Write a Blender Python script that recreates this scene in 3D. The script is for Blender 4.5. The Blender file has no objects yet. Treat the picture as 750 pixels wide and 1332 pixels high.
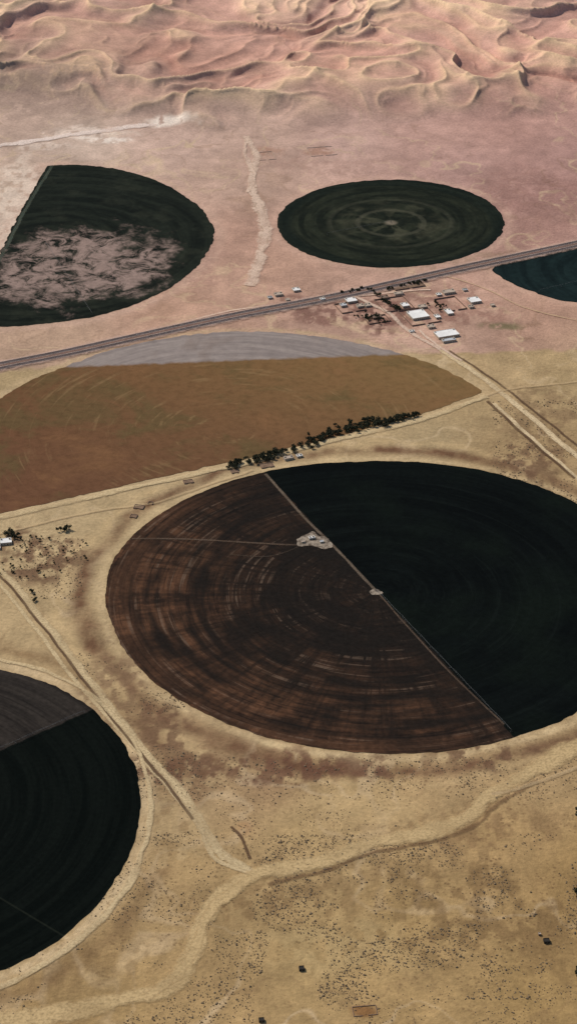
import bpy, bmesh, math, random
import numpy as np
from mathutils import Vector, Matrix
random.seed(7); rng=np.random.default_rng(7)
# ------------------------------------------------------------ traced image pixels, unprojected through the camera onto flat ground
H=1625.0; PITCH=math.radians(30.7); F=2600.0
sp,cp=math.sin(PITCH),math.cos(PITCH)
def P(px,py):
    xc=(px-375.0)/F; yc=(666.0-py)/F
    t=H/(sp-yc*cp)
    return (t*xc, t*(cp+yc*sp))
def PL(pts): return np.array([P(*p) for p in pts])
def s2l(c):
    c=np.asarray(c,dtype=float)/255.0
    return np.where(c<=0.04045,c/12.92,((c+0.055)/1.055)**2.4)
ILL=np.array([0.97,0.95,0.94])
def C(r,g,b): 
    v=s2l((r,g,b))/ILL
    return (float(v[0]),float(v[1]),float(v[2]),1.0)
def catmull(pts,n=8,closed=False):
    pts=np.asarray(pts,float); N=len(pts); out=[]
    rngi=range(N) if closed else range(N-1)
    for i in rngi:
        if closed: p0,p1,p2,p3=pts[(i-1)%N],pts[i],pts[(i+1)%N],pts[(i+2)%N]
        else: p0,p1,p2,p3=pts[max(i-1,0)],pts[i],pts[i+1],pts[min(i+2,N-1)]
        for k in range(n):
            t=k/n
            out.append(0.5*((2*p1)+(-p0+p2)*t+(2*p0-5*p1+4*p2-p3)*t*t+(-p0+3*p1-3*p2+p3)*t**3))
    if not closed: out.append(pts[-1])
    return np.array(out)
# ------------------------------------------------------------ numpy noise
def vnoise(x,y,seed=0):
    xi=np.floor(x).astype(np.int64); yi=np.floor(y).astype(np.int64)
    xf=x-xi; yf=y-yi
    def h(a,b):
        n=(a*374761393+b*668265263+seed*974634777)&0xffffffff
        n=((n^(n>>13))*1274126177)&0xffffffff
        n=n^(n>>16)
        return (n&0xffff)/65535.0
    u=xf*xf*xf*(xf*(xf*6-15)+10); v=yf*yf*yf*(yf*(yf*6-15)+10)
    return (h(xi,yi)*(1-u)+h(xi+1,yi)*u)*(1-v)+(h(xi,yi+1)*(1-u)+h(xi+1,yi+1)*u)*v
def fbm(x,y,o=4,seed=0):
    s=0;a=0.5;t=0
    for i in range(o):
        s=s+a*vnoise(x*2**i+i*17.3,y*2**i-i*9.1,seed+i); t+=a; a*=0.5
    return s/t
def sstep(a,b,x):
    t=np.clip((x-a)/(b-a),0,1); return t*t*(3-2*t)
def dist_poly(X,Y,poly,maxd=200,closed=False):
    D=np.full(X.shape,1e9); 
    x0,y0=poly.min(0)-maxd; x1,y1=poly.max(0)+maxd
    m=(X>x0)&(X<x1)&(Y>y0)&(Y<y1)
    xs=X[m];ys=Y[m];d=np.full(xs.shape,1e9)
    n=len(poly); R=range(n) if closed else range(n-1)
    for i in R:
        a=poly[i];b=poly[(i+1)%n]; ab=b-a; L=ab@ab+1e-9
        t=np.clip(((xs-a[0])*ab[0]+(ys-a[1])*ab[1])/L,0,1)
        d=np.minimum(d,(xs-a[0]-t*ab[0])**2+(ys-a[1]-t*ab[1])**2)
    D[m]=np.sqrt(d); return D
# ------------------------------------------------------------ node helper
class NT:
    def __init__(s,name):
        s.m=bpy.data.materials.new(name); s.m.use_nodes=True
        s.t=s.m.node_tree; s.t.nodes.clear()
        s.out=s.t.nodes.new('ShaderNodeOutputMaterial')
    def n(s,typ,**kw):
        nd=s.t.nodes.new(typ)
        for k,v in kw.items(): setattr(nd,k,v)
        return nd
    def put(s,sock,v):
        if hasattr(v,'is_output') : s.t.links.new(v,sock)
        else: sock.default_value=v
    def math(s,op,a,b=0.0,c=None,clamp=False):
        nd=s.n('ShaderNodeMath',operation=op,use_clamp=clamp)
        s.put(nd.inputs[0],a); s.put(nd.inputs[1],b)
        if c is not None: s.put(nd.inputs[2],c)
        return nd.outputs[0]
    def mr(s,v,a,b,c=0.0,d=1.0,smooth=True):
        nd=s.n('ShaderNodeMapRange',interpolation_type='SMOOTHSTEP' if smooth else 'LINEAR')
        s.put(nd.inputs[0],v); 
        for i,x in enumerate((a,b,c,d)): s.put(nd.inputs[i+1],x)
        return nd.outputs[0]
    def mix(s,f,a,b,mode='MIX'):
        nd=s.n('ShaderNodeMix',data_type='RGBA',blend_type=mode)
        s.put(nd.inputs[0],f); s.put(nd.inputs[6],a); s.put(nd.inputs[7],b)
        return nd.outputs[2]
    def obj(s): return s.n('ShaderNodeTexCoord').outputs['Object']
    def noise(s,vec,sc,det=4,rough=0.55,dist=0.0):
        nd=s.n('ShaderNodeTexNoise'); s.put(nd.inputs['Vector'],vec)
        nd.inputs['Scale'].default_value=sc; nd.inputs['Detail'].default_value=det
        nd.inputs['Roughness'].default_value=rough; nd.inputs['Distortion'].default_value=dist
        return nd.outputs['Fac']
    def attr(s,name): 
        return s.n('ShaderNodeAttribute',attribute_name=name)
    def xyz(s,vec):
        nd=s.n('ShaderNodeSeparateXYZ'); s.put(nd.inputs[0],vec); return nd.outputs
    def comb(s,x,y,z):
        nd=s.n('ShaderNodeCombineXYZ'); s.put(nd.inputs[0],x);s.put(nd.inputs[1],y);s.put(nd.inputs[2],z); return nd.outputs[0]
    def grain(s,c,o,lo=.82,hi=1.16,sc=.12):
        k=s.mr(s.noise(o,sc,6,.68),0.3,0.7,lo,hi,False); return s.mix(1.0,c,s.comb(k,k,k),'MULTIPLY')
    def finish(s,col,rough=0.95,bump=None,bd=1.0,alpha=None,bs=0.5):
        b=s.n('ShaderNodeBsdfPrincipled'); s.put(b.inputs['Base Color'],col)
        s.put(b.inputs['Roughness'],rough); b.inputs['Specular IOR Level'].default_value=0.03
        if bump is not None:
            bn=s.n('ShaderNodeBump'); bn.inputs['Strength'].default_value=bs; bn.inputs['Distance'].default_value=bd
            s.put(bn.inputs['Height'],bump); s.t.links.new(bn.outputs[0],b.inputs['Normal'])
        if alpha is not None: s.put(b.inputs['Alpha'],alpha)
        s.t.links.new(b.outputs[0],s.out.inputs[0])
        return s.m
def simple(name,c,var=0.25,sc=0.5,rough=0.9):
    t=NT(name); o=t.obj(); n=t.noise(o,sc,4)
    k=t.mr(n,0.3,0.7,1-var,1+var,False)
    col=t.mix(1.0,c,t.comb(k,k,k),'MULTIPLY')
    return t.finish(col,rough)
def mesh_obj(name,verts,faces,mat,parent=None,loc=(0,0,0)):
    me=bpy.data.meshes.new(name); me.from_pydata([tuple(v) for v in verts],[],[tuple(f) for f in faces]); me.update()
    o=bpy.data.objects.new(name,me); bpy.context.scene.collection.objects.link(o); o.location=loc
    if mat: me.materials.append(mat)
    if parent: o.parent=parent
    return o
def empty(name,loc=(0,0,0),rz=0):
    e=bpy.data.objects.new(name,None); bpy.context.scene.collection.objects.link(e); e.location=loc; e.rotation_euler=(0,0,rz); e.empty_display_size=5
    return e
# ------------------------------------------------------------ outlines
def ell(cx,cy,w,h,n=28): return [(cx+w*math.cos(2*math.pi*i/n),cy-h*math.sin(2*math.pi*i/n)) for i in range(n)]
BIG=[(490,600),(560,603),(630,613),(700,633),(750,656),(800,692),(834,740),(844,795),(820,860),(750,925),(700,948),(650,964),(580,977),(500,980),(420,974),(340,957),(270,930),(210,895),(165,850),(143,805),(138,770),(145,735),(170,700),(215,665),(270,637),(340,615),(410,604)]
BIGc=(489,770)
def gring(px,n=8): return catmull(PL(px),n,True)
big=gring(BIG)
small=gring(ell(507.5,291,147.5,57))
LU=[(62,216),(110,215),(160,222),(210,238),(250,262),(272,285),(278,308),(265,335),(235,365),(190,390),(130,410),(60,421),(0,425),(-50,422)]
lu=np.vstack([catmull(PL(LU),8),catmull(PL([(-50,422),(-20,370),(0,330),(30,270),(62,216)]),4)[1:-1]])
RF=[(640,350),(655,341),(690,329),(750,317),(850,308),(950,320),(990,350),(950,385),(850,400),(750,394),(700,382),(660,366)]
rf=gring(RF)
BR=[(-30,545),(0,519),(40,495),(90,475),(150,454),(230,438),(300,432),(370,433),(440,442),(520,460),(580,482),(626,508)]
BR2=[(626,511),(590,524),(540,541),(420,572),(330,594),(240,614),(120,641),(0,668),(-30,672),(-50,620),(-30,545)]
br=np.vstack([catmull(PL(BR),8),catmull(PL(BR2),6)[:-1]])
BL=[(182,1045),(178,1005),(160,967),(133,935),(105,912),(60,888),(0,871),(-80,850),(-170,838),(-350,870),(-480,950),(-522,1060),(-500,1150),(-350,1250),(-170,1292),(-80,1285),(0,1263),(50,1240),(90,1212),(130,1172),(163,1122),(179,1080)]
bl=gring(BL)
# ------------------------------------------------------------ ground sheet
def uv(x,y):
    return x/np.maximum(y,200)*2240.0, np.log(np.maximum(y,50.0))*1080.0
def grow(a,stepa,lim,k=1.25):
    out=[a];s=stepa
    while abs(out[-1])<lim: s*=k; out.append(out[-1]+s)
    return out[1:]
xi=np.arange(-860,860.1,2.3)
xr=np.array(grow(860,3,70000,1.22)); xs=np.concatenate([-xr[::-1],xi,xr])
ys=[1560.0]
while ys[-1]<5750: ys.append(ys[-1]+max(2.1,(ys[-1]/1600.0)*1.95))
yfar=grow(ys[-1],9,80000,1.12); yn=[]
s=2.2;y=1560.0
while y>-40000: s*=1.25; y-=s; yn.append(y)
ysa=np.array(yn[::-1]+ys+yfar)
X,Y=np.meshgrid(xs,ysa); U,V=uv(X,Y)
def pxuv(px,py):
    a,b=P(px,py); return uv(np.array(a),np.array(b))
UP_HAZED=[(50,25,200,158,140),(375,25,216,172,152),(700,25,212,168,149),(30,90,164,136,120),(120,100,182,148,129),(260,90,205,160,139),(450,100,210,162,140),(700,90,204,156,136),  # farthest rows lightened: distance haze painted into the ground colour
(30,150,174,146,128),(110,180,196,170,150),(230,180,192,160,142),(330,170,198,164,144),(450,180,194,158,142),(560,180,188,148,132),(660,170,182,140,125),(730,200,168,130,118),
(20,250,198,170,148),(320,230,192,158,137),(600,215,180,142,129),(650,240,162,124,111),(720,250,158,120,109),(310,310,174,136,116),(690,300,160,122,108),(350,350,178,140,118),
(230,400,178,140,117),(60,440,178,146,121),(600,400,184,146,125),(700,420,172,134,113),(470,420,186,148,127),(560,445,188,152,130),(740,450,172,138,113)]
LO=[(640,480,172,144,106),(740,500,164,138,100),(600,520,174,146,106),(720,570,162,134,96),(560,570,180,154,115),(650,590,168,139,100),(250,630,182,156,117),(60,680,182,156,117),(120,740,176,150,111),(60,800,170,144,106),(110,870,168,141,103),
(150,950,162,134,97),(250,1000,168,140,103),(350,1000,152,121,89),(450,1040,174,145,103),(600,1000,168,139,100),(700,980,168,139,100),(650,1100,162,131,89),(740,1150,156,125,82),(400,1100,172,143,100),(400,1230,172,142,97),(520,1200,163,133,89),(250,1150,168,138,96),(150,1300,168,137,93),(300,1300,168,137,94),(700,1300,161,130,85),(540,1310,167,136,92),(60,1320,159,129,87)]
def interp(S):
    num=np.zeros(X.shape+(3,)); den=np.zeros(X.shape)
    for (px,py,r,g,b) in S:
        u,v=pxuv(px,py)
        d2=((U-u)**2+((V-v)*1.3)**2)+1200.0
        w=1.0/(d2*np.sqrt(d2))
        num+=w[...,None]*s2l((r,g,b)); den+=w
    return num/den[...,None]
seam=[(-400,498),(0,484),(80,477),(300,468),(520,460),(750,455),(1100,448)]
su=np.array([pxuv(*p) for p in seam])
def seam_mask(x,y):
    u,v=uv(x,y); vs=np.interp(u,su[:,0],su[:,1]); return sstep(-2.5,2.5,v-vs+ (vnoise(x/25,y/25,5)-.5)*5)
M=seam_mask(X,Y)[...,None]
col=interp(UP_HAZED)*M+interp(LO)*(1-M)
del M
# dunes
wx=X+(fbm(X/330,Y/420,3,11)-.5)*420+ (fbm(X/90,Y/120,2,12)-.5)*50; wy=Y+(fbm(X/300,Y/380,3,21)-.5)*620+(fbm(X/80,Y/110,2,22)-.5)*60
def ridge(x,y,seed):
    n=vnoise(x,y,seed)*.75+vnoise(x*2.1,y*2.1,seed+1)*.25; r=1-np.abs(2*n-1)*1.7; return np.clip(r,0,1)
v150=pxuv(375,150)[1]
edge=(fbm(X/420,Y/420,3,31)-.5)*110 - 12 + np.clip((-U-150)/3.0,-10,55)
DM=sstep(0,50,V-v150-edge*0.7)*(np.abs(X)<20000)
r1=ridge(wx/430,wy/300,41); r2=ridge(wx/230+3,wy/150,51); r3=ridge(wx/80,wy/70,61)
Z=DM*(r1**2*23+r2**1.8*19+r3**1.5*4.5+fbm(wx/900,wy/900,2,71)*22)
far=sstep(7000,15000,Y); Z=Z*(1-.5*far)
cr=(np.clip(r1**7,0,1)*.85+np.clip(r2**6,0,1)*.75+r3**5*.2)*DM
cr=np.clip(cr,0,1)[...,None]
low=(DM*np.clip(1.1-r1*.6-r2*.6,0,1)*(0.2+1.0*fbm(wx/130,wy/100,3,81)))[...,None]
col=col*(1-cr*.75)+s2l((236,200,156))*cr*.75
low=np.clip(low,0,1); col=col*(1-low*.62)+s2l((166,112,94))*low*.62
mot=fbm(X/150+fbm(X/60,Y/60,2,90)*.8,Y/200,5,91)[...,None]; col=col*(0.78+0.44*mot)
mot2=fbm(X/26,Y/34,4,95)[...,None]; col=col*(0.84+0.32*mot2)
def blend(mask,rgb):
    global col
    m=np.clip(mask,0,1)[...,None]; col=col*(1-m)+s2l(rgb)*m
n1=fbm(X/22,Y/26,4,101); nL=fbm(X/90,Y/110,3,105)
rw=X+(fbm(X/70,Y/70,3,111)-.5)*120; rv=Y+(fbm(X/70,Y/70,3,113)-.5)*120
rill=np.abs(vnoise(rw/120,rv/190,115)*.7+vnoise(rw/50,rv/80,116)*.3-.5)
blend(sstep(.035,.0,rill)*.5*(1-DM)*(nL*1.4),(206,178,140))
rill2=np.abs(vnoise(rw/60+9,rv/95,117)-.5)
blend(sstep(.05,.0,rill2)*.35*(1-DM)*(nL*1.2),(122,94,68))
_dc={}
def ringpaint(key,poly,off,w,rgb,a):
    if key not in _dc: _dc[key]=dist_poly(X,Y,poly[::3],85,True)
    D=_dc[key]
    blend(np.exp(-((D-off-(nL-.5)*off*.8)/w)**2)*a*(0.1+1.7*n1)*(.5+nL),rgb)
ringpaint('big',big,9,9,(198,170,128),.75); ringpaint('big',big,36,14,(112,82,60),.75); ringpaint('big',big,62,7,(192,162,118),.45)
ringpaint('bl',bl,10,10,(198,170,130),.85); ringpaint('bl',bl,42,16,(126,98,68),.5)
ringpaint('small',small,10,12,(196,158,136),.45); ringpaint('lu',lu,12,14,(196,160,138),.5); ringpaint('rf',rf,8,14,(196,158,134),.5); ringpaint('br',br,8,9,(190,162,124),.5)
del _dc
def patch(px,py,rx,ry,rgb,a,seed,thr=.45,rot=0):
    x,y=P(px,py); xa,_=P(px+rx,py); _,ya=P(px,py-ry)
    x0=abs(xa-x)*1.7; y0=abs(ya-y)*1.7
    m_=(np.abs(X-x)<x0)&(np.abs(Y-y)<y0)
    xx=X[m_];yy=Y[m_]
    dx=(xx-x)/(xa-x); dy=(yy-y)/(ya-y)
    d=np.sqrt(dx*dx+dy*dy)
    m=sstep(1.15,.45,d+ (fbm(xx/40,yy/55,3,seed)-.5)*1.1)
    n=fbm(xx/12,yy/18,4,seed+7); w=np.clip(m*a*sstep(thr-.1,thr+.1,n),0,1)[...,None]
    col[m_]=col[m_]*(1-w)+s2l(rgb)*w
dark=(100,70,54)
patch(62,730,55,34,dark,.8,200,.46); patch(20,700,30,25,dark,.7,201,.46)
patch(690,610,60,36,(104,76,58),.75,202,.5); patch(700,560,50,50,(118,92,68),.5,203,.5)
patch(350,1000,220,24,(104,72,56),.8,204,.48); patch(620,985,120,24,(104,76,58),.8,205,.48); patch(215,950,44,50,(104,76,58),.75,206,.48)
patch(150,880,45,90,(118,90,68),.6,207,.48); patch(250,1010,70,40,(118,88,64),.65,217,.5)
patch(480,1130,200,34,(124,98,68),.45,208,.5); patch(620,1190,180,75,(116,90,60),.6,209,.5); patch(600,1075,150,34,(116,88,62),.5,219,.5)
patch(350,1170,120,50,(122,94,64),.5,239,.5); patch(120,1250,110,50,(122,96,64),.45,238,.5)
patch(430,400,80,24,(116,80,70),.7,210,.48); patch(490,410,50,24,(108,74,64),.75,211,.46); patch(600,400,60,34,(140,100,86),.5,212,.48); patch(545,405,60,34,(126,88,76),.5,262,.48)
patch(650,425,30,6,(92,92,60),.7,213,.35); patch(345,197,22,9,(158,116,94),.6,214,.4); patch(418,197,22,6,(150,108,86),.6,215,.4)
patch(225,160,34,7,(238,218,198),.9,220,.32); patch(120,172,60,9,(228,204,184),.7,221,.45); patch(140,182,40,5,(238,220,202),.7,222,.45); patch(60,190,60,7,(222,198,178),.6,252,.45)
patch(20,250,40,45,(222,198,176),.7,223,.4); patch(190,355,40,30,(168,128,110),.4,226,.4); patch(15,300,26,30,(216,190,168),.6,253,.4)
patch(660,330,30,6,(136,110,88),.5,224,.4); patch(300,590,60,8,(126,96,68),.4,225,.4)
patch(480,1060,150,20,(184,154,110),.5,231,.4); patch(440,1230,120,44,(184,156,110),.5,232,.45); patch(230,1080,60,50,(184,156,114),.5,241,.45)
patch(430,1040,90,6,(186,156,112),.5,233,.4); patch(320,1075,14,14,(166,126,88),.6,235,.35); patch(474,1315,19,9,(134,96,60),.95,236,.15)
patch(560,340,140,16,(150,124,100),.4,242,.45); patch(700,250,90,40,(148,110,98),.5,243,.4); patch(640,500,80,26,(180,152,112),.4,244,.45); patch(700,530,60,30,(124,98,72),.5,245,.5)
patch(60,120,120,30,(148,124,110),.5,246,.4); patch(260,340,40,40,(160,122,106),.4,247,.45); patch(430,215,130,16,(168,132,116),.4,248,.45)
def gz(px,py,rx,ry,amp):
    u,v=pxuv(px,py); return amp*np.exp(-(((U-u)/rx)**2+((V-v)/ry)**2))
SC=gz(620,1180,240,110,1.)+gz(350,1150,140,70,.6)+gz(180,1200,120,90,.6)+gz(700,600,70,60,.8)+gz(350,1000,200,22,.8)+gz(60,740,60,40,.8)+gz(650,1000,120,40,.7)+gz(160,930,60,60,.7)+gz(450,405,90,30,.7)+0.25
SC=np.clip(SC,0,1)*(1-DM)
col=col/ILL
nr,nc=X.shape; nv=nr*nc
co=np.stack([X,Y,Z],-1).reshape(-1,3).astype(np.float32)
idx=np.arange(nv).reshape(nr,nc)
q=np.stack([idx[:-1,:-1],idx[:-1,1:],idx[1:,1:],idx[1:,:-1]],-1).reshape(-1,4).astype(np.int32)
me=bpy.data.meshes.new('desert_ground'); me.vertices.add(nv); me.vertices.foreach_set('co',co.ravel())
me.loops.add(q.size); me.loops.foreach_set('vertex_index',q.ravel())
me.polygons.add(len(q)); me.polygons.foreach_set('loop_start',np.arange(0,q.size,4,dtype=np.int32)); me.polygons.foreach_set('loop_total',np.full(len(q),4,dtype=np.int32))
me.polygons.foreach_set('use_smooth',np.ones(len(q),dtype=bool))
me.update(calc_edges=True)
a=me.attributes.new('soil','FLOAT_COLOR','POINT'); c4=np.ones((nv,4),dtype=np.float32); c4[:,:3]=np.clip(col.reshape(-1,3),0,1); a.data.foreach_set('color',c4.ravel())  # soil colour, with haze painted in towards the far end
a=me.attributes.new('scrub','FLOAT','POINT'); a.data.foreach_set('value',SC.ravel().astype(np.float32))
ground=bpy.data.objects.new('desert_ground',me); bpy.context.scene.collection.objects.link(ground)
t=NT('desert_soil_and_haze'); o=t.obj()
big_n=t.noise(o,0.02,8,0.6,0.4); fine=t.noise(o,0.16,6,0.7); 
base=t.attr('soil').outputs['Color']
k=t.mr(big_n,0.3,0.7,0.86,1.13,False); k2=t.mr(fine,0.25,0.75,0.74,1.22,False)
kk=t.math('MULTIPLY',k,k2); c=t.mix(1.0,base,t.comb(kk,kk,kk),'MULTIPLY')
vor=t.n('ShaderNodeTexVoronoi'); t.put(vor.inputs['Vector'],o); vor.inputs['Scale'].default_value=0.17
spot=t.mr(vor.outputs['Distance'],0.18,0.42,1,0)
pres=t.mr(t.noise(o,0.03,6,0.7),0.46,0.58)
sm=t.math('MULTIPLY',t.math('MULTIPLY',spot,pres),t.attr('scrub').outputs['Fac'])
c=t.mix(t.math('MULTIPLY',sm,0.62),c,C(98,74,52))
t.finish(c,0.97,bump=t.math('ADD',big_n,t.math('MULTIPLY',fine,0.5)),bd=6.0,bs=0.4)
me.materials.append(t.m)
# ------------------------------------------------------------ fields
def inset_noise(poly,amp):
    c=poly.mean(0); d=np.vstack([poly,poly[:1]]); res=[]
    for i in range(len(poly)):
        a,b=d[i],d[i+1]; L=np.linalg.norm(b-a); n=max(1,int(L/4))
        for k in range(n): res.append(a+(b-a)*k/n)
    res=np.array(res); n=(fbm(res[:,0]/14,res[:,1]/14,3,300)-.5)*2*amp
    dr=res-c; dr/=np.linalg.norm(dr,axis=1)[:,None]; return res+dr*n[:,None]
def field(name,poly,centre,mat,z=0.5,amp=2.5):
    cx,cy=P(*centre); p=inset_noise(poly,amp)
    me=bpy.data.meshes.new(name); bm=bmesh.new()
    bv=[bm.verts.new((x-cx,y-cy,0)) for x,y in p]; f=bm.faces.new(bv)
    bmesh.ops.triangulate(bm,faces=[f]); bm.normal_update()
    for f in bm.faces:
        if f.normal.z<0: f.normal_flip()
    bm.to_mesh(me); bm.free()
    ob=bpy.data.objects.new(name,me); bpy.context.scene.collection.objects.link(ob); ob.location=(cx,cy,z); me.materials.append(mat)
    return ob
def polar(t):
    o=t.obj(); s=t.xyz(o); rho=t.math('SQRT',t.math('ADD',t.math('MULTIPLY',s[0],s[0]),t.math('MULTIPLY',s[1],s[1])))
    r1=t.math('MAXIMUM',rho,1.0); cx=t.math('DIVIDE',s[0],r1); cy=t.math('DIVIDE',s[1],r1)
    return o,s,rho,cx,cy
def rel(c,p):
    a=P(*c);b=P(*p); return (b[0]-a[0],b[1]-a[1])
def halfplane(t,s,c,p1,p2,w=2.0,jit=None):
    a=np.array(rel(c,p1));b=np.array(rel(c,p2)); d=(b-a)/np.linalg.norm(b-a); n=(-d[1],d[0])
    v=t.math('ADD',t.math('MULTIPLY',s[0],float(n[0])),t.math('MULTIPLY',s[1],float(n[1])))
    v=t.math('SUBTRACT',v,float(n[0]*a[0]+n[1]*a[1]))
    if jit is not None: v=t.math('ADD',v,jit)
    return t.mr(v,-w,w),v
def ringn(t,rho,cx,cy,per,ang,det=3,ph=0.0):
    return t.noise(t.comb(t.math('ADD',t.math('DIVIDE',rho,per),ph),t.math('MULTIPLY',cx,ang),t.math('MULTIPLY',cy,ang)),1.0,det,0.62)
# big field
R=np.linalg.norm(big-np.array(P(*BIGc)),axis=1).mean()
t=NT('ploughed_and_cropped_soil'); o,s,rho,cx,cy=polar(t)
rn=ringn(t,rho,cx,cy,6,1.5,2); rn2=ringn(t,rho,cx,cy,34,1.6,2,3.3); rn3=ringn(t,rho,cx,cy,11,3.0,3,7.7)
spoke=t.noise(t.comb(t.math('MULTIPLY',cx,20.0),t.math('MULTIPLY',cy,20.0),t.math('DIVIDE',rho,120.0)),1,4,.65)
pn=t.noise(o,0.014,7,0.65,.6); pn2=t.noise(o,0.05,6,.7)
rr=t.math('DIVIDE',rho,float(R))
outer=t.mr(rr,0.3,0.98,0.10,1.0)
west=t.mr(t.math('SUBTRACT',t.math('MULTIPLY',cx,-1.0),t.math('MULTIPLY',cy,0.55)),-0.5,1.1,0.15,1.0)
f=t.math('MULTIPLY',t.mr(rn2,0.36,0.62,0.1,1.0),t.mr(rn3,0.3,0.68,0.2,1.0)); f=t.math('MULTIPLY',f,t.math('MULTIPLY',outer,west)); f=t.math('MULTIPLY',f,t.mr(spoke,0.35,0.62,0.45,1.25)); f=t.math('MULTIPLY',f,t.mr(pn,0.32,0.62,0.35,1.35))
rim=t.math('MULTIPLY',t.mr(rr,0.86,0.95),t.mr(west,0.3,0.9,0.15,.7)); f=t.math('MAXIMUM',f,t.math('MULTIPLY',t.math('MULTIPLY',rim,t.mr(rn,0.3,0.7,0.5,1.0)),t.mr(pn,.3,.65,.4,1.1)),clamp=True)
cb=t.mix(f,C(30,26,23),C(92,63,45))
thin=t.math('MULTIPLY',t.math('MULTIPLY',t.mr(rn,0.54,0.68,0,0.5),t.mr(rn2,.45,.55)),t.mr(spoke,.4,.55)); cb=t.mix(t.math('MULTIPLY',thin,t.mr(rr,.1,.6,.3,1)),cb,C(112,92,76))
cb=t.mix(t.math('MULTIPLY',t.mr(rn,0.44,0.34,0,0.6),t.mr(pn2,.35,.6)),cb,C(21,19,18))
cb=t.grain(cb,o,.72,1.28,.14)
cd=t.mix(t.mr(ringn(t,rho,cx,cy,22,1.0),0.35,0.7),C(7,10,10),C(12,16,15))
cd=t.mix(t.mr(t.noise(o,0.006,5),0.42,0.7,0,.8),cd,C(16,22,17)); cd=t.mix(t.mr(rn,.55,.7,0,.3),cd,C(22,27,24)); cd=t.grain(cd,o,.75,1.25,.1)
jit=t.math('MULTIPLY',t.math('SUBTRACT',t.noise(o,.06,4),.5),7.0)
h,v=halfplane(t,s,BIGc,(345,615),(664,955),1.2,jit)
t.finish(t.mix(h,cb,cd),1.0,bump=rn,bd=1.0,bs=0.2)
field('crop_circle_field',big,BIGc,t.m)
# small field
SCn=(508,290); Rs=np.linalg.norm(small-np.array(P(*SCn)),axis=1).mean()
t=NT('sparse_green_crop'); o,s,rho,cx,cy=polar(t); rr=t.math('DIVIDE',rho,float(Rs))
rn=ringn(t,rho,cx,cy,20,1.2,3); rn2=ringn(t,rho,cx,cy,60,1.8,2,2.2); pn=t.noise(o,.012,6,.65)
cc=t.mix(t.math('MULTIPLY',t.mr(rn,0.38,0.62),t.mr(pn,.35,.6,.3,1)),C(24,28,22),C(42,45,34)); 
ringl=t.math('SINE',t.math('DIVIDE',t.math('ADD',rho,t.math('MULTIPLY',pn,10.0)),9.5)); 
innr=t.mr(rr,0.75,0.3)
cc=t.mix(t.math('MULTIPLY',t.math('MULTIPLY',t.mr(rn2,0.45,0.62),t.mr(pn,.4,.6,.3,1)),t.math('MULTIPLY',innr,.6)),cc,C(72,70,54))
cc=t.mix(t.math('MULTIPLY',t.mr(ringl,0.7,1.0),t.math('MULTIPLY',innr,0.28)),cc,C(90,86,70))
cc=t.mix(t.math('MULTIPLY',t.mr(rr,.07,.02),.7),cc,C(130,116,98))
cc=t.mix(t.mr(rr,0.85,0.91,0,.6),cc,C(21,28,24))
cc=t.grain(cc,o,.72,1.28,.07)
t.finish(cc,1.0); field('crop_circle_field',small,SCn,t.m,amp=4)
# upper-left field
LUc=(60,318)
t=NT('patchy_green_crop'); o,s,rho,cx,cy=polar(t)
rn=ringn(t,rho,cx,cy,20,1.2,3); pn=t.noise(o,0.01,6,.65)
cc=t.mix(t.mr(rn,0.35,0.65),C(20,24,20),C(32,36,29)); cc=t.mix(t.mr(pn,0.48,0.65,0,.55),cc,C(46,48,38))
m0=rel(LUc,(105,345)); w=rel((100,338),(212,338))[0]; hh=abs(rel((100,338),(100,294))[1])
dx=t.math('DIVIDE',t.math('SUBTRACT',s[0],m0[0]),w); dy=t.math('DIVIDE',t.math('SUBTRACT',s[1],m0[1]),hh)
d=t.math('SQRT',t.math('ADD',t.math('MULTIPLY',dx,dx),t.math('MULTIPLY',dy,dy)))
d=t.math('ADD',d,t.math('MULTIPLY',t.math('SUBTRACT',t.noise(o,0.009,6,.7),0.5),2.4))
vein=t.noise(o,0.02,8,0.75,.8)
pm=t.math('MULTIPLY',t.mr(d,1.2,0.75),t.mr(vein,0.40,0.56,0,.88))
cc=t.mix(pm,cc,C(150,126,114)); cc=t.grain(cc,o,.75,1.25,.07)
t.finish(cc,1.0); field('crop_circle_field',lu,LUc,t.m,amp=4)
# right field
RFc=(815,353)
t=NT('dense_green_crop'); o,s,rho,cx,cy=polar(t); rn=ringn(t,rho,cx,cy,22,1.2,3)
cc=t.mix(t.mr(rn,0.35,0.65),C(18,28,28),C(26,38,37)); t.finish(t.grain(cc,o,.75,1.25,.07),1.0); field('crop_circle_field',rf,RFc,t.m,z=0.45,amp=4)
# bottom-left field
BLc=(-170,1052)
t=NT('dark_green_crop'); o,s,rho,cx,cy=polar(t); rn=ringn(t,rho,cx,cy,10,1.2,3)
cd=t.mix(t.mr(rn,0.35,0.65),C(7,11,9),C(13,17,14)); cg=t.mix(t.mr(rn,0.35,0.65),C(36,32,29),C(52,46,41))
h,v=halfplane(t,s,BLc,(-170,1052),(117,925),1.5,t.math('MULTIPLY',t.math('SUBTRACT',t.noise(o,.06,4),.5),8.0))
cc=t.mix(h,cd,cg)
h2,v2=halfplane(t,s,BLc,(0,1168),(90,1222),1.2); ln=t.mr(t.math('ABSOLUTE',v2),0.5,2.0,0.25,0); cc=t.mix(ln,cc,C(50,52,42))
t.finish(t.grain(cc,o,.72,1.28,.14),1.0); field('crop_circle_field',bl,BLc,t.m)
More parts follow.
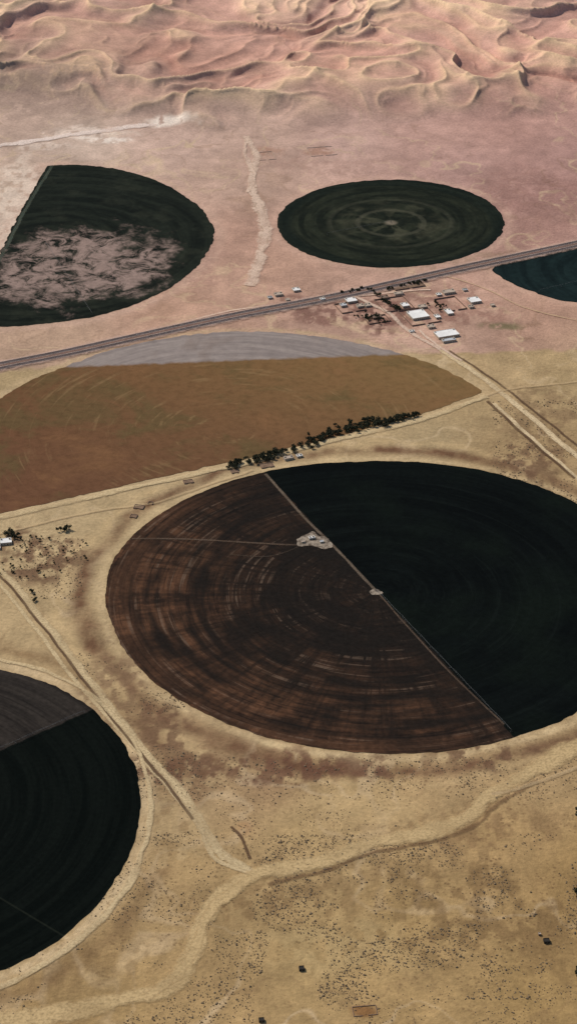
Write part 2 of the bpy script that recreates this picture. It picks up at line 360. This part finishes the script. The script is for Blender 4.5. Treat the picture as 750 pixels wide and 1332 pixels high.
# brown fallow field
BRc=(300,560)
t=NT('fallow_brown_soil'); o,s,rho,cx,cy=polar(t)
rn=ringn(t,rho,cx,cy,12,2,3); pn=t.noise(o,0.006,8,.66,.5); fn=t.noise(o,0.06,6,.7)
ex=t.mr(s[0],-600,450,0,1,False)
cc=t.mix(ex,C(104,70,48),C(126,98,62)); 
south=t.mr(s[1],-260,330,0,1); cc=t.mix(t.math('MULTIPLY',t.math('SUBTRACT',1.0,south),.7),cc,C(98,66,49))
cc=t.mix(t.mr(pn,0.48,0.62,0,.6),cc,C(92,79,50)); cc=t.mix(t.mr(pn,0.46,0.32,0,.5),cc,C(130,93,62))
cc=t.mix(t.math('MULTIPLY',t.mr(rn,0.55,0.68,0,.35),t.mr(pn,.4,.55)),cc,C(146,116,80)); cc=t.mix(t.mr(fn,.56,.7,0,.5),cc,C(84,58,42))
kk=t.mr(fn,0.3,0.7,0.78,1.2,False); cc=t.mix(1.0,cc,t.comb(kk,kk,kk),'MULTIPLY')
cg=t.mix(t.mr(rn,0.35,0.65),C(132,119,112),C(148,134,125)); cg=t.mix(t.mr(pn,.48,.62,0,.5),cg,C(124,106,95)); cg=t.grain(cg,o,.85,1.12,.05)
a=rel(BRc,(80,477)); h,v=halfplane(t,s,BRc,(80,478),(520,461),6,t.math('MULTIPLY',t.math('SUBTRACT',t.noise(o,.04,4),.5),20.0))
cc=t.mix(h,cc,cg)
t.finish(cc,1.0,bump=pn,bd=6,bs=.3); field('fallow_field',br,BRc,t.m,z=0.4,amp=5)
# ------------------------------------------------------------ tracks / roads
zc=[0.60]
def strip(name,pts,width,mat,z=None,n=8,offset=0.0,parent=None,wob=0.0,jit=3.0):
    c=catmull(PL(pts),n) if not isinstance(pts,np.ndarray) else pts
    if not isinstance(pts,np.ndarray):
        c=c+np.stack([fbm(c[:,0]/45,c[:,1]/45,3,401)-.5,fbm(c[:,0]/45,c[:,1]/45,3,402)-.5],-1)*2*jit
    tg=np.gradient(c,axis=0); tg/=np.linalg.norm(tg,axis=1)[:,None]; nm=np.stack([-tg[:,1],tg[:,0]],-1)
    wv=width*(1+ (fbm(c[:,0]/60,c[:,1]/60,2,400)-.5)*wob)/2; c=c+nm*offset
    if z is None: zc[0]+=0.04; z=zc[0]
    cols=[-1,-.5,0,.5,1]; vs=[];fs=[];ac=[]
    for i in range(len(c)):
        for k in cols: p=c[i]+nm[i]*wv[i]*k; vs.append((p[0],p[1],z)); ac.append(k)
    for i in range(len(c)-1):
        for j in range(4): a=i*5+j; fs.append((a+1,a+6,a+5,a))
    ob=mesh_obj(name,vs,fs,mat,parent)
    at=ob.data.attributes.new('across','FLOAT','POINT'); at.data.foreach_set('value',np.array(ac,dtype=np.float32))
    return ob
def track_mat(name,c,a=0.85,soft=0.6,breakup=1.2,ruts=True):
    t=NT(name); o=t.obj(); ac=t.math('ABSOLUTE',t.attr('across').outputs['Fac'])
    n=t.noise(o,0.05,6,.7); n2=t.noise(o,0.3,5,.65); n3=t.noise(o,0.015,3,.5)
    al=t.mr(t.math('ADD',ac,t.math('MULTIPLY',t.math('SUBTRACT',n,0.5),breakup)),1.0,1.0-soft,0,a)
    al=t.math('MULTIPLY',al,t.mr(ac,1.0,0.75)); al=t.math('MULTIPLY',al,t.mr(n2,.25,.6,.6,1.0)); al=t.math('MULTIPLY',al,t.mr(n3,.32,.55,.65,1.0))
    k=t.mr(n2,0.3,0.7,0.88,1.12,False); cc=t.mix(1.0,c,t.comb(k,k,k),'MULTIPLY')
    if ruts: cc=t.mix(t.math('MULTIPLY',t.mr(t.math('ABSOLUTE',t.math('SUBTRACT',ac,.38)),.16,.05),t.mr(n,.4,.6,0,.35)),cc,C(150,120,88))
    return t.finish(cc,.97,alpha=al)
pale=track_mat('pale_sand_track',C(204,178,136),.9); pale_hi=track_mat('pale_track_strong',C(212,186,146),.95,.5)
wadi=track_mat('wadi_sand',C(196,166,120),.92,.6,1.5,False); pink=track_mat('pink_track',C(220,190,166),.85,.6,1.5); darkm=track_mat('dark_berm',C(112,84,62),.5,.7,2.4,False); faint=track_mat('faint_track',C(196,168,128),.6,.6)
dark2=track_mat('dark_ditch',C(96,72,54),.75,.6,1.4,False)
salt=track_mat('salt_track',C(232,210,194),.85,.6,2.0,False)
strip('dirt_track',[(-30,695),(0,738),(40,788),(90,850),(140,918),(185,973),(225,1018),(255,1062),(285,1108),(330,1136)],19,pale,wob=.8)
strip('dirt_track',[(-30,735),(0,762),(50,822),(100,888),(145,938),(190,990),(228,1035),(262,1080),(290,1120)],9,pale)
strip('earth_berm',[(-15,725),(0,748),(45,802),(95,866),(142,930),(188,985),(225,1030),(250,1066)],6,dark2)
strip('earth_berm',[(300,1075),(312,1090),(326,1118)],6,dark2)
strip('dirt_track',[(262,1075),(268,1100),(285,1122),(330,1138)],9,pale)
strip('earth_berm',[(700,1018),(650,1045),(612,1075),(560,1095),(480,1113),(425,1131),(345,1153)],10,darkm,jit=6)
strip('wadi_path',[(800,950),(750,972),(690,1008),(640,1034),(605,1062),(560,1082),(480,1100),(420,1118),(330,1140),(290,1165),(265,1200),(250,1245),(220,1285),(130,1308),(0,1332)],34,wadi,wob=1.0,jit=6)
strip('wadi_path',[(330,1140),(280,1180),(262,1215),(240,1262),(190,1300)],18,wadi,wob=1,jit=6)
strip('dirt_track',[(640,1034),(690,1022),(750,1000),(800,985)],9,faint)
strip('dirt_track',[(182,1110),(168,1150),(130,1198),(80,1240),(0,1285),(-60,1305)],12,pale,wob=1)
strip('dirt_track',[(0,858),(60,874),(112,900),(150,934),(180,975),(196,1030),(194,1085),(182,1110)],9,pale,wob=1)
strip('dirt_track',[(572,456),(620,487),(680,535),(760,603)],15,pale_hi)
strip('dirt_track',[(640,525),(690,570),(760,632)],10,pale_hi)
strip('earth_berm',[(582,456),(630,486),(690,532),(770,596)],7,dark2)
strip('earth_berm',[(632,522),(682,568),(745,622)],8,dark2)
strip('dirt_track',[(-20,676),(60,660),(120,647),(240,620),(330,600),(420,577),(540,548),(632,516)],18,pale,wob=.9)
strip('dirt_track',[(-20,700),(60,680),(130,664),(200,655),(270,632),(330,612)],8,faint)
strip('dirt_track',[(630,516),(670,506),(760,496)],8,faint)
strip('salt_track',[(-30,196),(0,190),(60,181),(140,170),(220,158),(260,150),(340,138)],34,salt,wob=1.2,jit=8)
strip('dirt_track',[(322,178),(332,205),(325,235),(337,268),(346,300),(335,345),(325,372)],28,pink,wob=1.3,jit=8)
strip('dirt_track',[(325,180),(318,200),(328,228),(322,250)],16,pink,wob=1.3,jit=8)
strip('dirt_track',[(110,455),(200,432),(300,405),(420,392),(520,380),(560,378)],7,pink)
strip('dirt_track',[(455,385),(500,405),(530,430),(572,456)],12,pink)
strip('dirt_track',[(600,470),(570,452),(545,430)],8,pink)
strip('dirt_track',[(560,355),(620,372),(680,400),(760,420)],5,faint)
wheel=track_mat('wheel_track',C(104,86,72),.6,.7)
strip('field_track',[(345,617),(395,673),(440,718),(489,770)],7,track_mat('field_road',C(118,102,86),.75,.7),z=.9,jit=1)
strip('field_track',[(489,770),(575,865),(655,943)],4,wheel,z=.92,jit=1)
strip('field_track',[(172,701),(250,702),(330,707),(400,710)],6,wheel,z=.94,jit=1)
strip('field_track',[(300,722),(350,724),(392,710)],4,track_mat('faint_field_track',C(84,72,62),.4,.8),z=.96,jit=2)
strip('field_track',[(68,216),(35,270),(5,330),(-30,390)],12,track_mat('green_edge',C(82,90,78),.6,.8),z=.9)
# highway
asph=simple('weathered_asphalt',C(88,76,73),.25,.06); paint=simple('road_paint',(.7,.68,.62,1),.2,.5)
shoulder=track_mat('road_shoulder',C(190,158,140),.75,.5); berm=track_mat('road_verge',C(124,96,86),.8,.6)
RD=[(-80,494),(0,477),(90,459),(180,439),(300,413),(430,388),(520,368),(600,350),(680,333),(750,318),(840,298),(950,272)]
rd=catmull(PL(RD),14)
hw=empty('highway')
strip('shoulder',rd,54,shoulder,z=1.9,parent=hw); strip('verge',rd,9,berm,z=1.95,parent=hw)
for sgn in (-1,1):
    strip('carriageway',rd,9.5,asph,z=2.1,offset=sgn*9.5,parent=hw)
    for e in (-4.3,4.3): strip('edge_line',rd,.25,paint,z=2.25,offset=sgn*9.5+e,parent=hw)
vs=[];fs=[]
for sgn in (-1,1):
    for i in range(0,len(rd)-1):
        a,b=rd[i],rd[i+1]; L=np.linalg.norm(b-a); d=(b-a)/L; n=np.array([-d[1],d[0]])
        for k in range(int(L/12)):
            p=a+d*(k*12)+n*sgn*9.5; q=p+d*4; w=n*.12
            j=len(vs)
            for z_ in (p-w,q-w,q+w,p+w): vs.append((z_[0],z_[1],2.25))
            fs.append((j,j+1,j+2,j+3))
mesh_obj('lane_dashes',vs,fs,paint,hw)
# ------------------------------------------------------------ trees & shrubs
leafm=NT('tree_foliage'); o=leafm.obj(); n=leafm.noise(o,0.6,3); leafm.finish(leafm.mix(leafm.mr(n,.35,.65),(.020,.022,.013,1),(.055,.054,.032,1)),.95)
bark=simple('tree_bark',(.10,.07,.05,1),.3,2)
class MB:
    def __init__(s): s.v=[];s.f=[];s.mi=[]
    def cone(s,p0,p1,r0,r1,n=5,mi=0):
        p0=Vector(p0);p1=Vector(p1);d=(p1-p0).normalized(); a=d.orthogonal().normalized(); b=d.cross(a); j=len(s.v)
        for p,r in((p0,r0),(p1,r1)):
            for k in range(n):
                an=2*math.pi*k/n; s.v.append(tuple(p+a*r*math.cos(an)+b*r*math.sin(an)))
        for k in range(n): s.f.append((j+k,j+(k+1)%n,j+n+(k+1)%n,j+n+k)); s.mi.append(mi)
    def box(s,x0,x1,y0,y1,z0,z1,mi=0):
        j=len(s.v)
        for z in(z0,z1):
            for x,y in((x0,y0),(x1,y0),(x1,y1),(x0,y1)): s.v.append((x,y,z))
        for f in((3,2,1,0),(4,5,6,7),(0,1,5,4),(1,2,6,5),(2,3,7,6),(3,0,4,7)): s.f.append(tuple(j+i for i in f)); s.mi.append(mi)
    def obj(s,name,mats,parent=None,loc=(0,0,0),rz=0):
        ob=mesh_obj(name,s.v,s.f,None,parent,loc); ob.rotation_euler=(0,0,rz)
        for m in mats: ob.data.materials.append(m)
        ob.data.polygons.foreach_set('material_index',s.mi); return ob
def tree(mb,x,y,h,r):
    th=h*.35; mb.cone((x,y,0),(x,y,th),.04*h,.025*h)
    cl=[]
    for k in range(random.randint(4,6)):
        a=random.random()*6.28; rr=r*random.uniform(.25,.7); q=(x+rr*math.cos(a),y+rr*math.sin(a),h*random.uniform(.5,.85))
        mb.cone((x,y,th*.95),q,.02*h,.008*h,4); cl.append((q,r*random.uniform(.4,.65)))
    for q,cr in cl:
        for i in range(30):
            d=Vector((random.gauss(0,1),random.gauss(0,1),random.gauss(0,.8))).normalized()*cr*random.uniform(.3,1.05)
            c=Vector(q)+d; s=random.uniform(.45,.95)*r/4
            a=Vector((random.gauss(0,1),random.gauss(0,1),random.gauss(0,.5))).normalized()*s; b=a.orthogonal().normalized()*s*.8
            j=len(mb.v); mb.v+= [tuple(c-a),tuple(c-b),tuple(c+a),tuple(c+b)]; mb.f.append((j,j+1,j+2,j+3)); mb.mi.append(1)
def treeline(name,pts,n,jx,jy,h=(6,9),r=(3,5)):
    mb=MB(); c=catmull(PL(pts),10) if len(pts)>1 else PL(pts)
    for i in range(n):
        p=c[random.randrange(len(c))]; tree(mb,p[0]+random.gauss(0,jx),p[1]+random.gauss(0,jy),random.uniform(*h),random.uniform(*r))
    return mb.obj(name,[bark,leafm.m])
treeline('tree_row',[(298,607),(320,602),(345,596)],42,4,6,(6,9),(3.2,5.2))
treeline('tree_row',[(345,596),(370,588),(408,578)],40,4,6,(6,9),(3.2,5.2))
treeline('tree_row',[(405,573),(430,566),(465,557),(500,549)],64,4,7,(6,9),(3.4,5.8))
treeline('tree_row',[(440,556),(480,548)],14,5,5)
treeline('tree_row',[(505,548),(548,541)],32,4,4,(6,9),(3.2,5))
treeline('tree_row',[(-5,697),(25,696)],12,3,4)
treeline('tree_clump',[(80,692),(92,688)],8,3,4)
treeline('orchard',[(30,705),(60,715),(95,722)],34,14,16,(3,5),(1.6,2.8))
treeline('orchard',[(10,735),(45,745),(85,740)],26,12,14,(3,5),(1.4,2.4))
treeline('tree_clump',[(42,764),(46,782)],7,3,4,(4,6),(2.5,3.5))
treeline('tree_row',[(484,380),(505,396),(520,404)],38,2,3,(5,7),(2.5,4.5))
treeline('tree_row',[(500,378),(552,366)],24,2,3,(4,6),(2.4,4))
treeline('tree_clump',[(470,410),(500,418)],28,9,7,(4,6),(2.2,4))
treeline('tree_clump',[(560,392),(580,405)],14,8,8,(4,6),(2,3.8))
treeline('tree_row',[(440,383),(470,377)],12,6,3,(4,6),(2,3.8))
for yy,n_ in ((1062,10),(1165,10),(1212,8),(1268,12)): treeline('tree_clump',[(754,yy)],n_,2,6)
shr=simple('dry_shrub',(.20,.145,.09,1),.4,.4)
def shrubs(n,px0,px1,py0,py1,smin,smax,seed,thr=.5):
    r=np.random.default_rng(seed); K=n*8
    pts=np.array([P(a,b) for a,b in zip(r.uniform(px0,px1,K),r.uniform(py0,py1,K))]); x,y=pts[:,0],pts[:,1]
    ok=fbm(x/60,y/60,4,seed)>thr+r.normal(size=K)*.04
    for pl in (big,bl):
        xs_,ys_=pl[:,0],pl[:,1]; xn,yn_=np.roll(xs_,-1),np.roll(ys_,-1)
        cr_=((ys_[None]>y[:,None])!=(yn_[None]>y[:,None]))&(x[:,None]<(xn-xs_)[None]*(y[:,None]-ys_[None])/((yn_-ys_)[None]+1e-12)+xs_[None])
        ok&=(cr_.sum(1)%2==0)
    vs=[];fs=[]
    for x,y in pts[ok][:n]:
        s=r.uniform(smin,smax)*(1 if r.random()<.88 else 1.6); j=len(vs); k=6; a0=r.uniform(0,6.28)
        for i in range(k): a=a0+i*6.283/k; q=s*r.uniform(.6,1.1); vs.append((x+q*math.cos(a),y+q*math.sin(a),0.0))
        for i in range(k): a=a0+.5+i*6.283/k; q=s*r.uniform(.4,.8); vs.append((x+q*math.cos(a),y+q*math.sin(a),s*r.uniform(.4,.7)))
        vs.append((x,y,s*r.uniform(.6,.9)))
        for i in range(k):
            m=(i+1)%k; fs+= [(j+i,j+m,j+k+i),(j+m,j+k+m,j+k+i),(j+k+i,j+k+m,j+2*k)]
    return vs,fs
V_=[];F_=[]
for args in ((4200,330,800,1085,1300,.5,1.25,11,.5),(1500,0,330,1120,1340,.45,1.15,12,.5),(1000,200,750,985,1040,.5,1.25,13,.48),(800,640,800,520,660,.6,1.5,14,.48),(450,20,110,700,780,.6,1.3,15,.4),(800,100,260,850,1100,.5,1.2,16,.48),(500,280,560,1040,1120,.4,1.1,17,.5),(500,400,800,1280,1335,.4,1.0,18,.5)):
    v,f=shrubs(*args); j=len(V_); V_+=v; F_+=[tuple(i+j for i in q) for q in f]
mesh_obj('desert_shrubs',V_,F_,shr)
# ------------------------------------------------------------ buildings
whiteroof=simple('white_roof_plaster',(.78,.75,.70,1),.12,.1); creamwall=simple('cream_plaster_wall',(.48,.40,.31,1),.15,.3); tanroof=simple('tan_roof_screed',(.45,.36,.28,1),.2,.15)
brownroof=simple('brown_mud_roof',(.22,.15,.11,1),.2,.2); greyroof=simple('grey_metal_roof',(.5,.5,.5,1),.15,.1); glass=simple('dark_window_glass',(.03,.035,.04,1),.1,1,.2); door=simple('steel_door',(.12,.09,.06,1),.2,1); darkroof=simple('dark_shade_net',(.04,.035,.03,1),.2,.4); mudwall=simple('mud_brick_wall',(.24,.16,.12,1),.2,.3)
pen_floor=simple('pen_dung_floor',(.20,.13,.085,1),.35,.25)
def house(name,px,py,w,d,h,rot=0,roof=whiteroof,wall=creamwall,tank=True):
    x,y=P(px,py); e=empty(name,(x,y,0),rot); W,D=w/2,d/2
    b=MB(); b.box(-W,W,-D,D,0,h); b.obj('walls',[wall],e)
    b=MB(); b.box(-W+.3,W-.3,-D+.3,D-.3,h+.003,h+.12); b.obj('roof',[roof],e)
    b=MB(); p=.6
    b.box(-W,W,-D,-D+.25,h+.002,h+p); b.box(-W,W,D-.25,D,h+.002,h+p); b.box(-W,-W+.25,-D+.252,D-.252,h+.002,h+p); b.box(W-.25,W,-D+.252,D-.252,h+.002,h+p); b.obj('parapet',[roof],e)
    b=MB(); n=max(1,int(w/4))
    for i in range(n):
        cx=-W+(i+.5)*w/n
        if i!=n//2: b.box(cx-.6,cx+.6,-D-.05,-D+.1,1.0,2.2)
        b.box(cx-.6,cx+.6,D-.1,D+.05,1.0,2.2)
    for i in range(max(1,int(d/5))):
        cy=-D+(i+.5)*d/max(1,int(d/5)); b.box(-W-.05,-W+.1,cy-.6,cy+.6,1.0,2.2); b.box(W-.1,W+.05,cy-.6,cy+.6,1.0,2.2)
    b.obj('windows',[glass],e)
    b=MB(); cx=-W+(n//2+.5)*w/n; b.box(cx-.7,cx+.7,-D-.06,-D+.1,0.0,2.3); b.obj('door',[door],e)
    if tank and w>8:
        b=MB(); b.box(-W+1.2,-W+3.6,D-4,D-1.6,h+.13,h+2.0); b.box(W-4,W-1.5,D-4.5,D-2,h+.13,h+2.3); b.obj('roof_stair_and_tank',[wall],e)
    return e
def yard(name,px,py,w,d,rot=0,h=2.4,mat=mudwall,floor=None):
    x,y=P(px,py); e=empty(name,(x,y,0),rot); W,D=w/2,d/2; b=MB(); g=.5
    b.box(-W,-3,-D,-D+g,0,h); b.box(3,W,-D,-D+g,0,h); b.box(-W,W,D-g,D,0,h); b.box(-W,-W+g,-D+g+.003,D-g-.003,0,h); b.box(W-g,W,-D+g+.003,D-g-.003,0,h); b.obj('walls',[mat],e)
    if floor: mesh_obj('yard_floor',[(-W+1,-D+1,1.2),(W-1,-D+1,1.2),(W-1,D-1,1.2),(-W+1,D-1,1.2)],[(0,1,2,3)],floor,e)
    return e
r_=.35
house('school_building',543,411,34,34,4.5,r_); house('flat_roof_house',580,436,42,26,4.5,r_,whiteroof); house('flat_roof_house',583,444,26,10,4,r_,greyroof)
house('flat_roof_house',583,381,24,14,4,r_,tanroof); house('flat_roof_house',616,392,22,22,4,r_,whiteroof); house('flat_roof_house',612,400,10,10,3.5,r_,tanroof)
house('flat_roof_house',560,426,14,12,3.5,r_,tanroof); house('flat_roof_house',583,407,12,22,3.5,r_,whiteroof); house('flat_roof_house',526,398,14,16,3.5,r_,whiteroof); house('flat_roof_house',549,400,16,12,3.5,r_,tanroof)
house('flat_roof_house',456,392,20,18,4,r_,whiteroof); house('flat_roof_house',468,399,14,12,3.5,r_,tanroof); house('flat_roof_house',446,398,12,12,3.5,r_,greyroof); house('flat_roof_house',489,413,18,14,3.5,r_,brownroof,mudwall)
house('flat_roof_house',362,384,16,12,3.5,r_,tanroof); house('flat_roof_house',385,378,14,14,3.5,r_,whiteroof); house('flat_roof_house',351,388,9,9,3,r_,greyroof); house('flat_roof_house',604,378,9,9,3,r_,greyroof); house('flat_roof_house',570,384,10,10,3,r_,whiteroof)
house('flat_roof_house',535,432,10,8,3,r_,whiteroof); house('flat_roof_house',640,398,8,8,3,r_,tanroof); house('flat_roof_house',419,390,10,9,3,r_,whiteroof)
house('flat_roof_house',518,383,18,10,3.5,r_,tanroof); house('flat_roof_house',500,388,14,12,3.5,r_,brownroof,mudwall); house('flat_roof_house',478,398,12,12,3,r_,tanroof); house('flat_roof_house',568,413,10,14,3.5,r_,whiteroof); house('flat_roof_house',374,391,8,8,3,r_,tanroof)
yard('walled_compound',512,396,60,60,r_); yard('walled_compound',545,412,60,70,r_); yard('walled_compound',490,416,44,30,r_); yard('walled_compound',455,400,50,44,r_)
yard('walled_compound',530,372,64,26,r_,floor=pen_floor); yard('walled_compound',585,396,44,60,r_); yard('walled_compound',418,197,60,55,.2,1.0,tanroof); yard('walled_compound',345,203,40,50,.2,1.0,tanroof)
house('farm_shed',375,597,16,9,3.5,.4,tanroof); house('farm_shed',389,594,10,8,3,.4,whiteroof); yard('livestock_pen',347,606,22,14,.3,1.8,mudwall,pen_floor)
yard('livestock_pen',181,660,16,12,-.2,1.8,mudwall,pen_floor); yard('livestock_pen',174,672,11,10,-.2,1.8,mudwall,pen_floor); yard('livestock_pen',245,627,16,11,.3,1.8,mudwall,pen_floor); yard('livestock_pen',196,655,8,8,-.2,1.8,mudwall)
yard('livestock_pen',305,614,12,10,.3,1.8,mudwall,pen_floor)
house('farm_house',8,706,18,14,4,.2,whiteroof); house('farm_shed',-4,713,12,12,3,.2,greyroof)
house('shade_shelter',392,1261,6,6,2.6,.1,darkroof,darkroof,False); house('shade_shelter',710,1225,7,6,2.6,.1,darkroof,darkroof,False); house('shade_shelter',340,1328,6,5,2.6,.1,darkroof,darkroof,False); house('shade_shelter',701,1216,3,3,2,.1,tanroof,mudwall,False)
yard('livestock_pen',474,1315,27,15,.12,.8,mudwall)
# pump yard in field (bare trampled soil, irregular outline)
t=NT('trampled_yard_soil'); o=t.obj(); n=t.noise(o,.09,6,.7); cc=t.mix(t.mr(n,.36,.62),C(78,66,56),C(158,142,124)); padm=t.finish(cc,1.0)
field('pump_yard',catmull(PL([(384,704),(393,699),(406,692),(414,697),(428,703),(430,711),(418,714),(404,711),(390,711)]),5,True),(405,704),padm,z=1.05,amp=6)
field('pump_yard',catmull(PL([(481,770),(486,767),(494,768),(498,772),(490,775),(483,774)]),5,True),(489,770),padm,z=1.05,amp=4)
house('pump_house',405,701,10,7,3.5,.3,whiteroof); house('pump_house',418,706,6,5,3,.3,greyroof,tank=False); house('pump_house',394,706,6,5,3,.3,tanroof,tank=False)
steel=simple('galvanised_steel',(.17,.17,.16,1),.15,.5,.5); tyre=simple('tyre_rubber',(.03,.03,.03,1),.1,1)
def pivot(c,e_):
    c=np.array(P(*c)); e2=np.array(P(*e_)); d=e2-c; L=np.linalg.norm(d); ang=math.atan2(d[1],d[0]); b=MB()
    n=max(2,int(L/52)); s=L/n
    for k in range(4):
        sx,sy=((-1.5,-1.5),(1.5,-1.5),(1.5,1.5),(-1.5,1.5))[k]; b.cone((sx,sy,0),(0,0,4.6),.12,.1,4)
    b.cone((0,0,0),(0,0,5.4),.25,.2,6)
    for i in range(n):
        x0,x1=i*s,(i+1)*s; prev=(x0,4.0); K=6
        for k in range(1,K+1):
            xx=x0+(x1-x0)*k/K; zz=4.0+math.sin(math.pi*k/K)*1.1; b.cone((prev[0],0,prev[1]),(xx,0,zz),.1,.1,6)
            if k<K:
                for sy in(-1,1): b.cone((xx,0,zz),(xx,sy*.8,zz-1.6),.04,.04,3)
            prev=(xx,zz)
        for sy in(-1,1): b.cone((x0,0,4),(x0+s/2,sy*.8,3.3),.04,.04,3); b.cone((x0+s/2,sy*.8,3.3),(x1,0,4),.04,.04,3)
        for sy in(-2,2):
            b.cone((x1,0,4),(x1,sy,.7),.08,.08,4); b.cone((x1,sy-.2,.65),(x1,sy+.2,.65),.65,.65,10,1)
        b.cone((x1,-2,.7),(x1,2,.7),.08,.08,4)
    b.obj('center_pivot_irrigator',[steel,tyre],None,(c[0],c[1],1.1),ang)
pivot(BIGc,(664,953)); pivot(SCn,(425,306)); pivot((60,318),(120,410)); pivot((-170,1052),(110,928)); pivot((815,353),(700,380))
# ------------------------------------------------------------ light
el=math.radians(43); az=math.atan2(-.75,.7)
S=Vector((math.sin(az)*math.cos(el),math.cos(az)*math.cos(el),math.sin(el)))
sun=bpy.data.lights.new('sun','SUN'); sun.energy=3.6; sun.angle=math.radians(.5); sun.color=(1,.95,.88)
so=bpy.data.objects.new('sun',sun); bpy.context.scene.collection.objects.link(so); so.rotation_euler=S.to_track_quat('Z','Y').to_euler(); so.location=(0,0,3000)
w=bpy.data.worlds.new('World'); bpy.context.scene.world=w; w.use_nodes=True; nt=w.node_tree; bg=nt.nodes['Background']
sk=nt.nodes.new('ShaderNodeTexSky'); sk.sky_type='NISHITA'; sk.sun_disc=False; sk.sun_elevation=el; sk.sun_rotation=az; nt.links.new(sk.outputs[0],bg.inputs[0]); bg.inputs[1].default_value=.085
cam=bpy.data.cameras.new('camera'); cam.sensor_fit='VERTICAL'; cam.sensor_height=36; cam.lens=F/1332*36; cam.clip_start=10; cam.clip_end=200000
cob=bpy.data.objects.new('camera',cam); bpy.context.scene.collection.objects.link(cob); cob.location=(0,0,H); cob.rotation_euler=(math.pi/2-PITCH,0,0); bpy.context.scene.camera=cob
sc=bpy.context.scene; sc.view_settings.view_transform='Standard'; sc.view_settings.look='None'; sc.view_settings.exposure=0
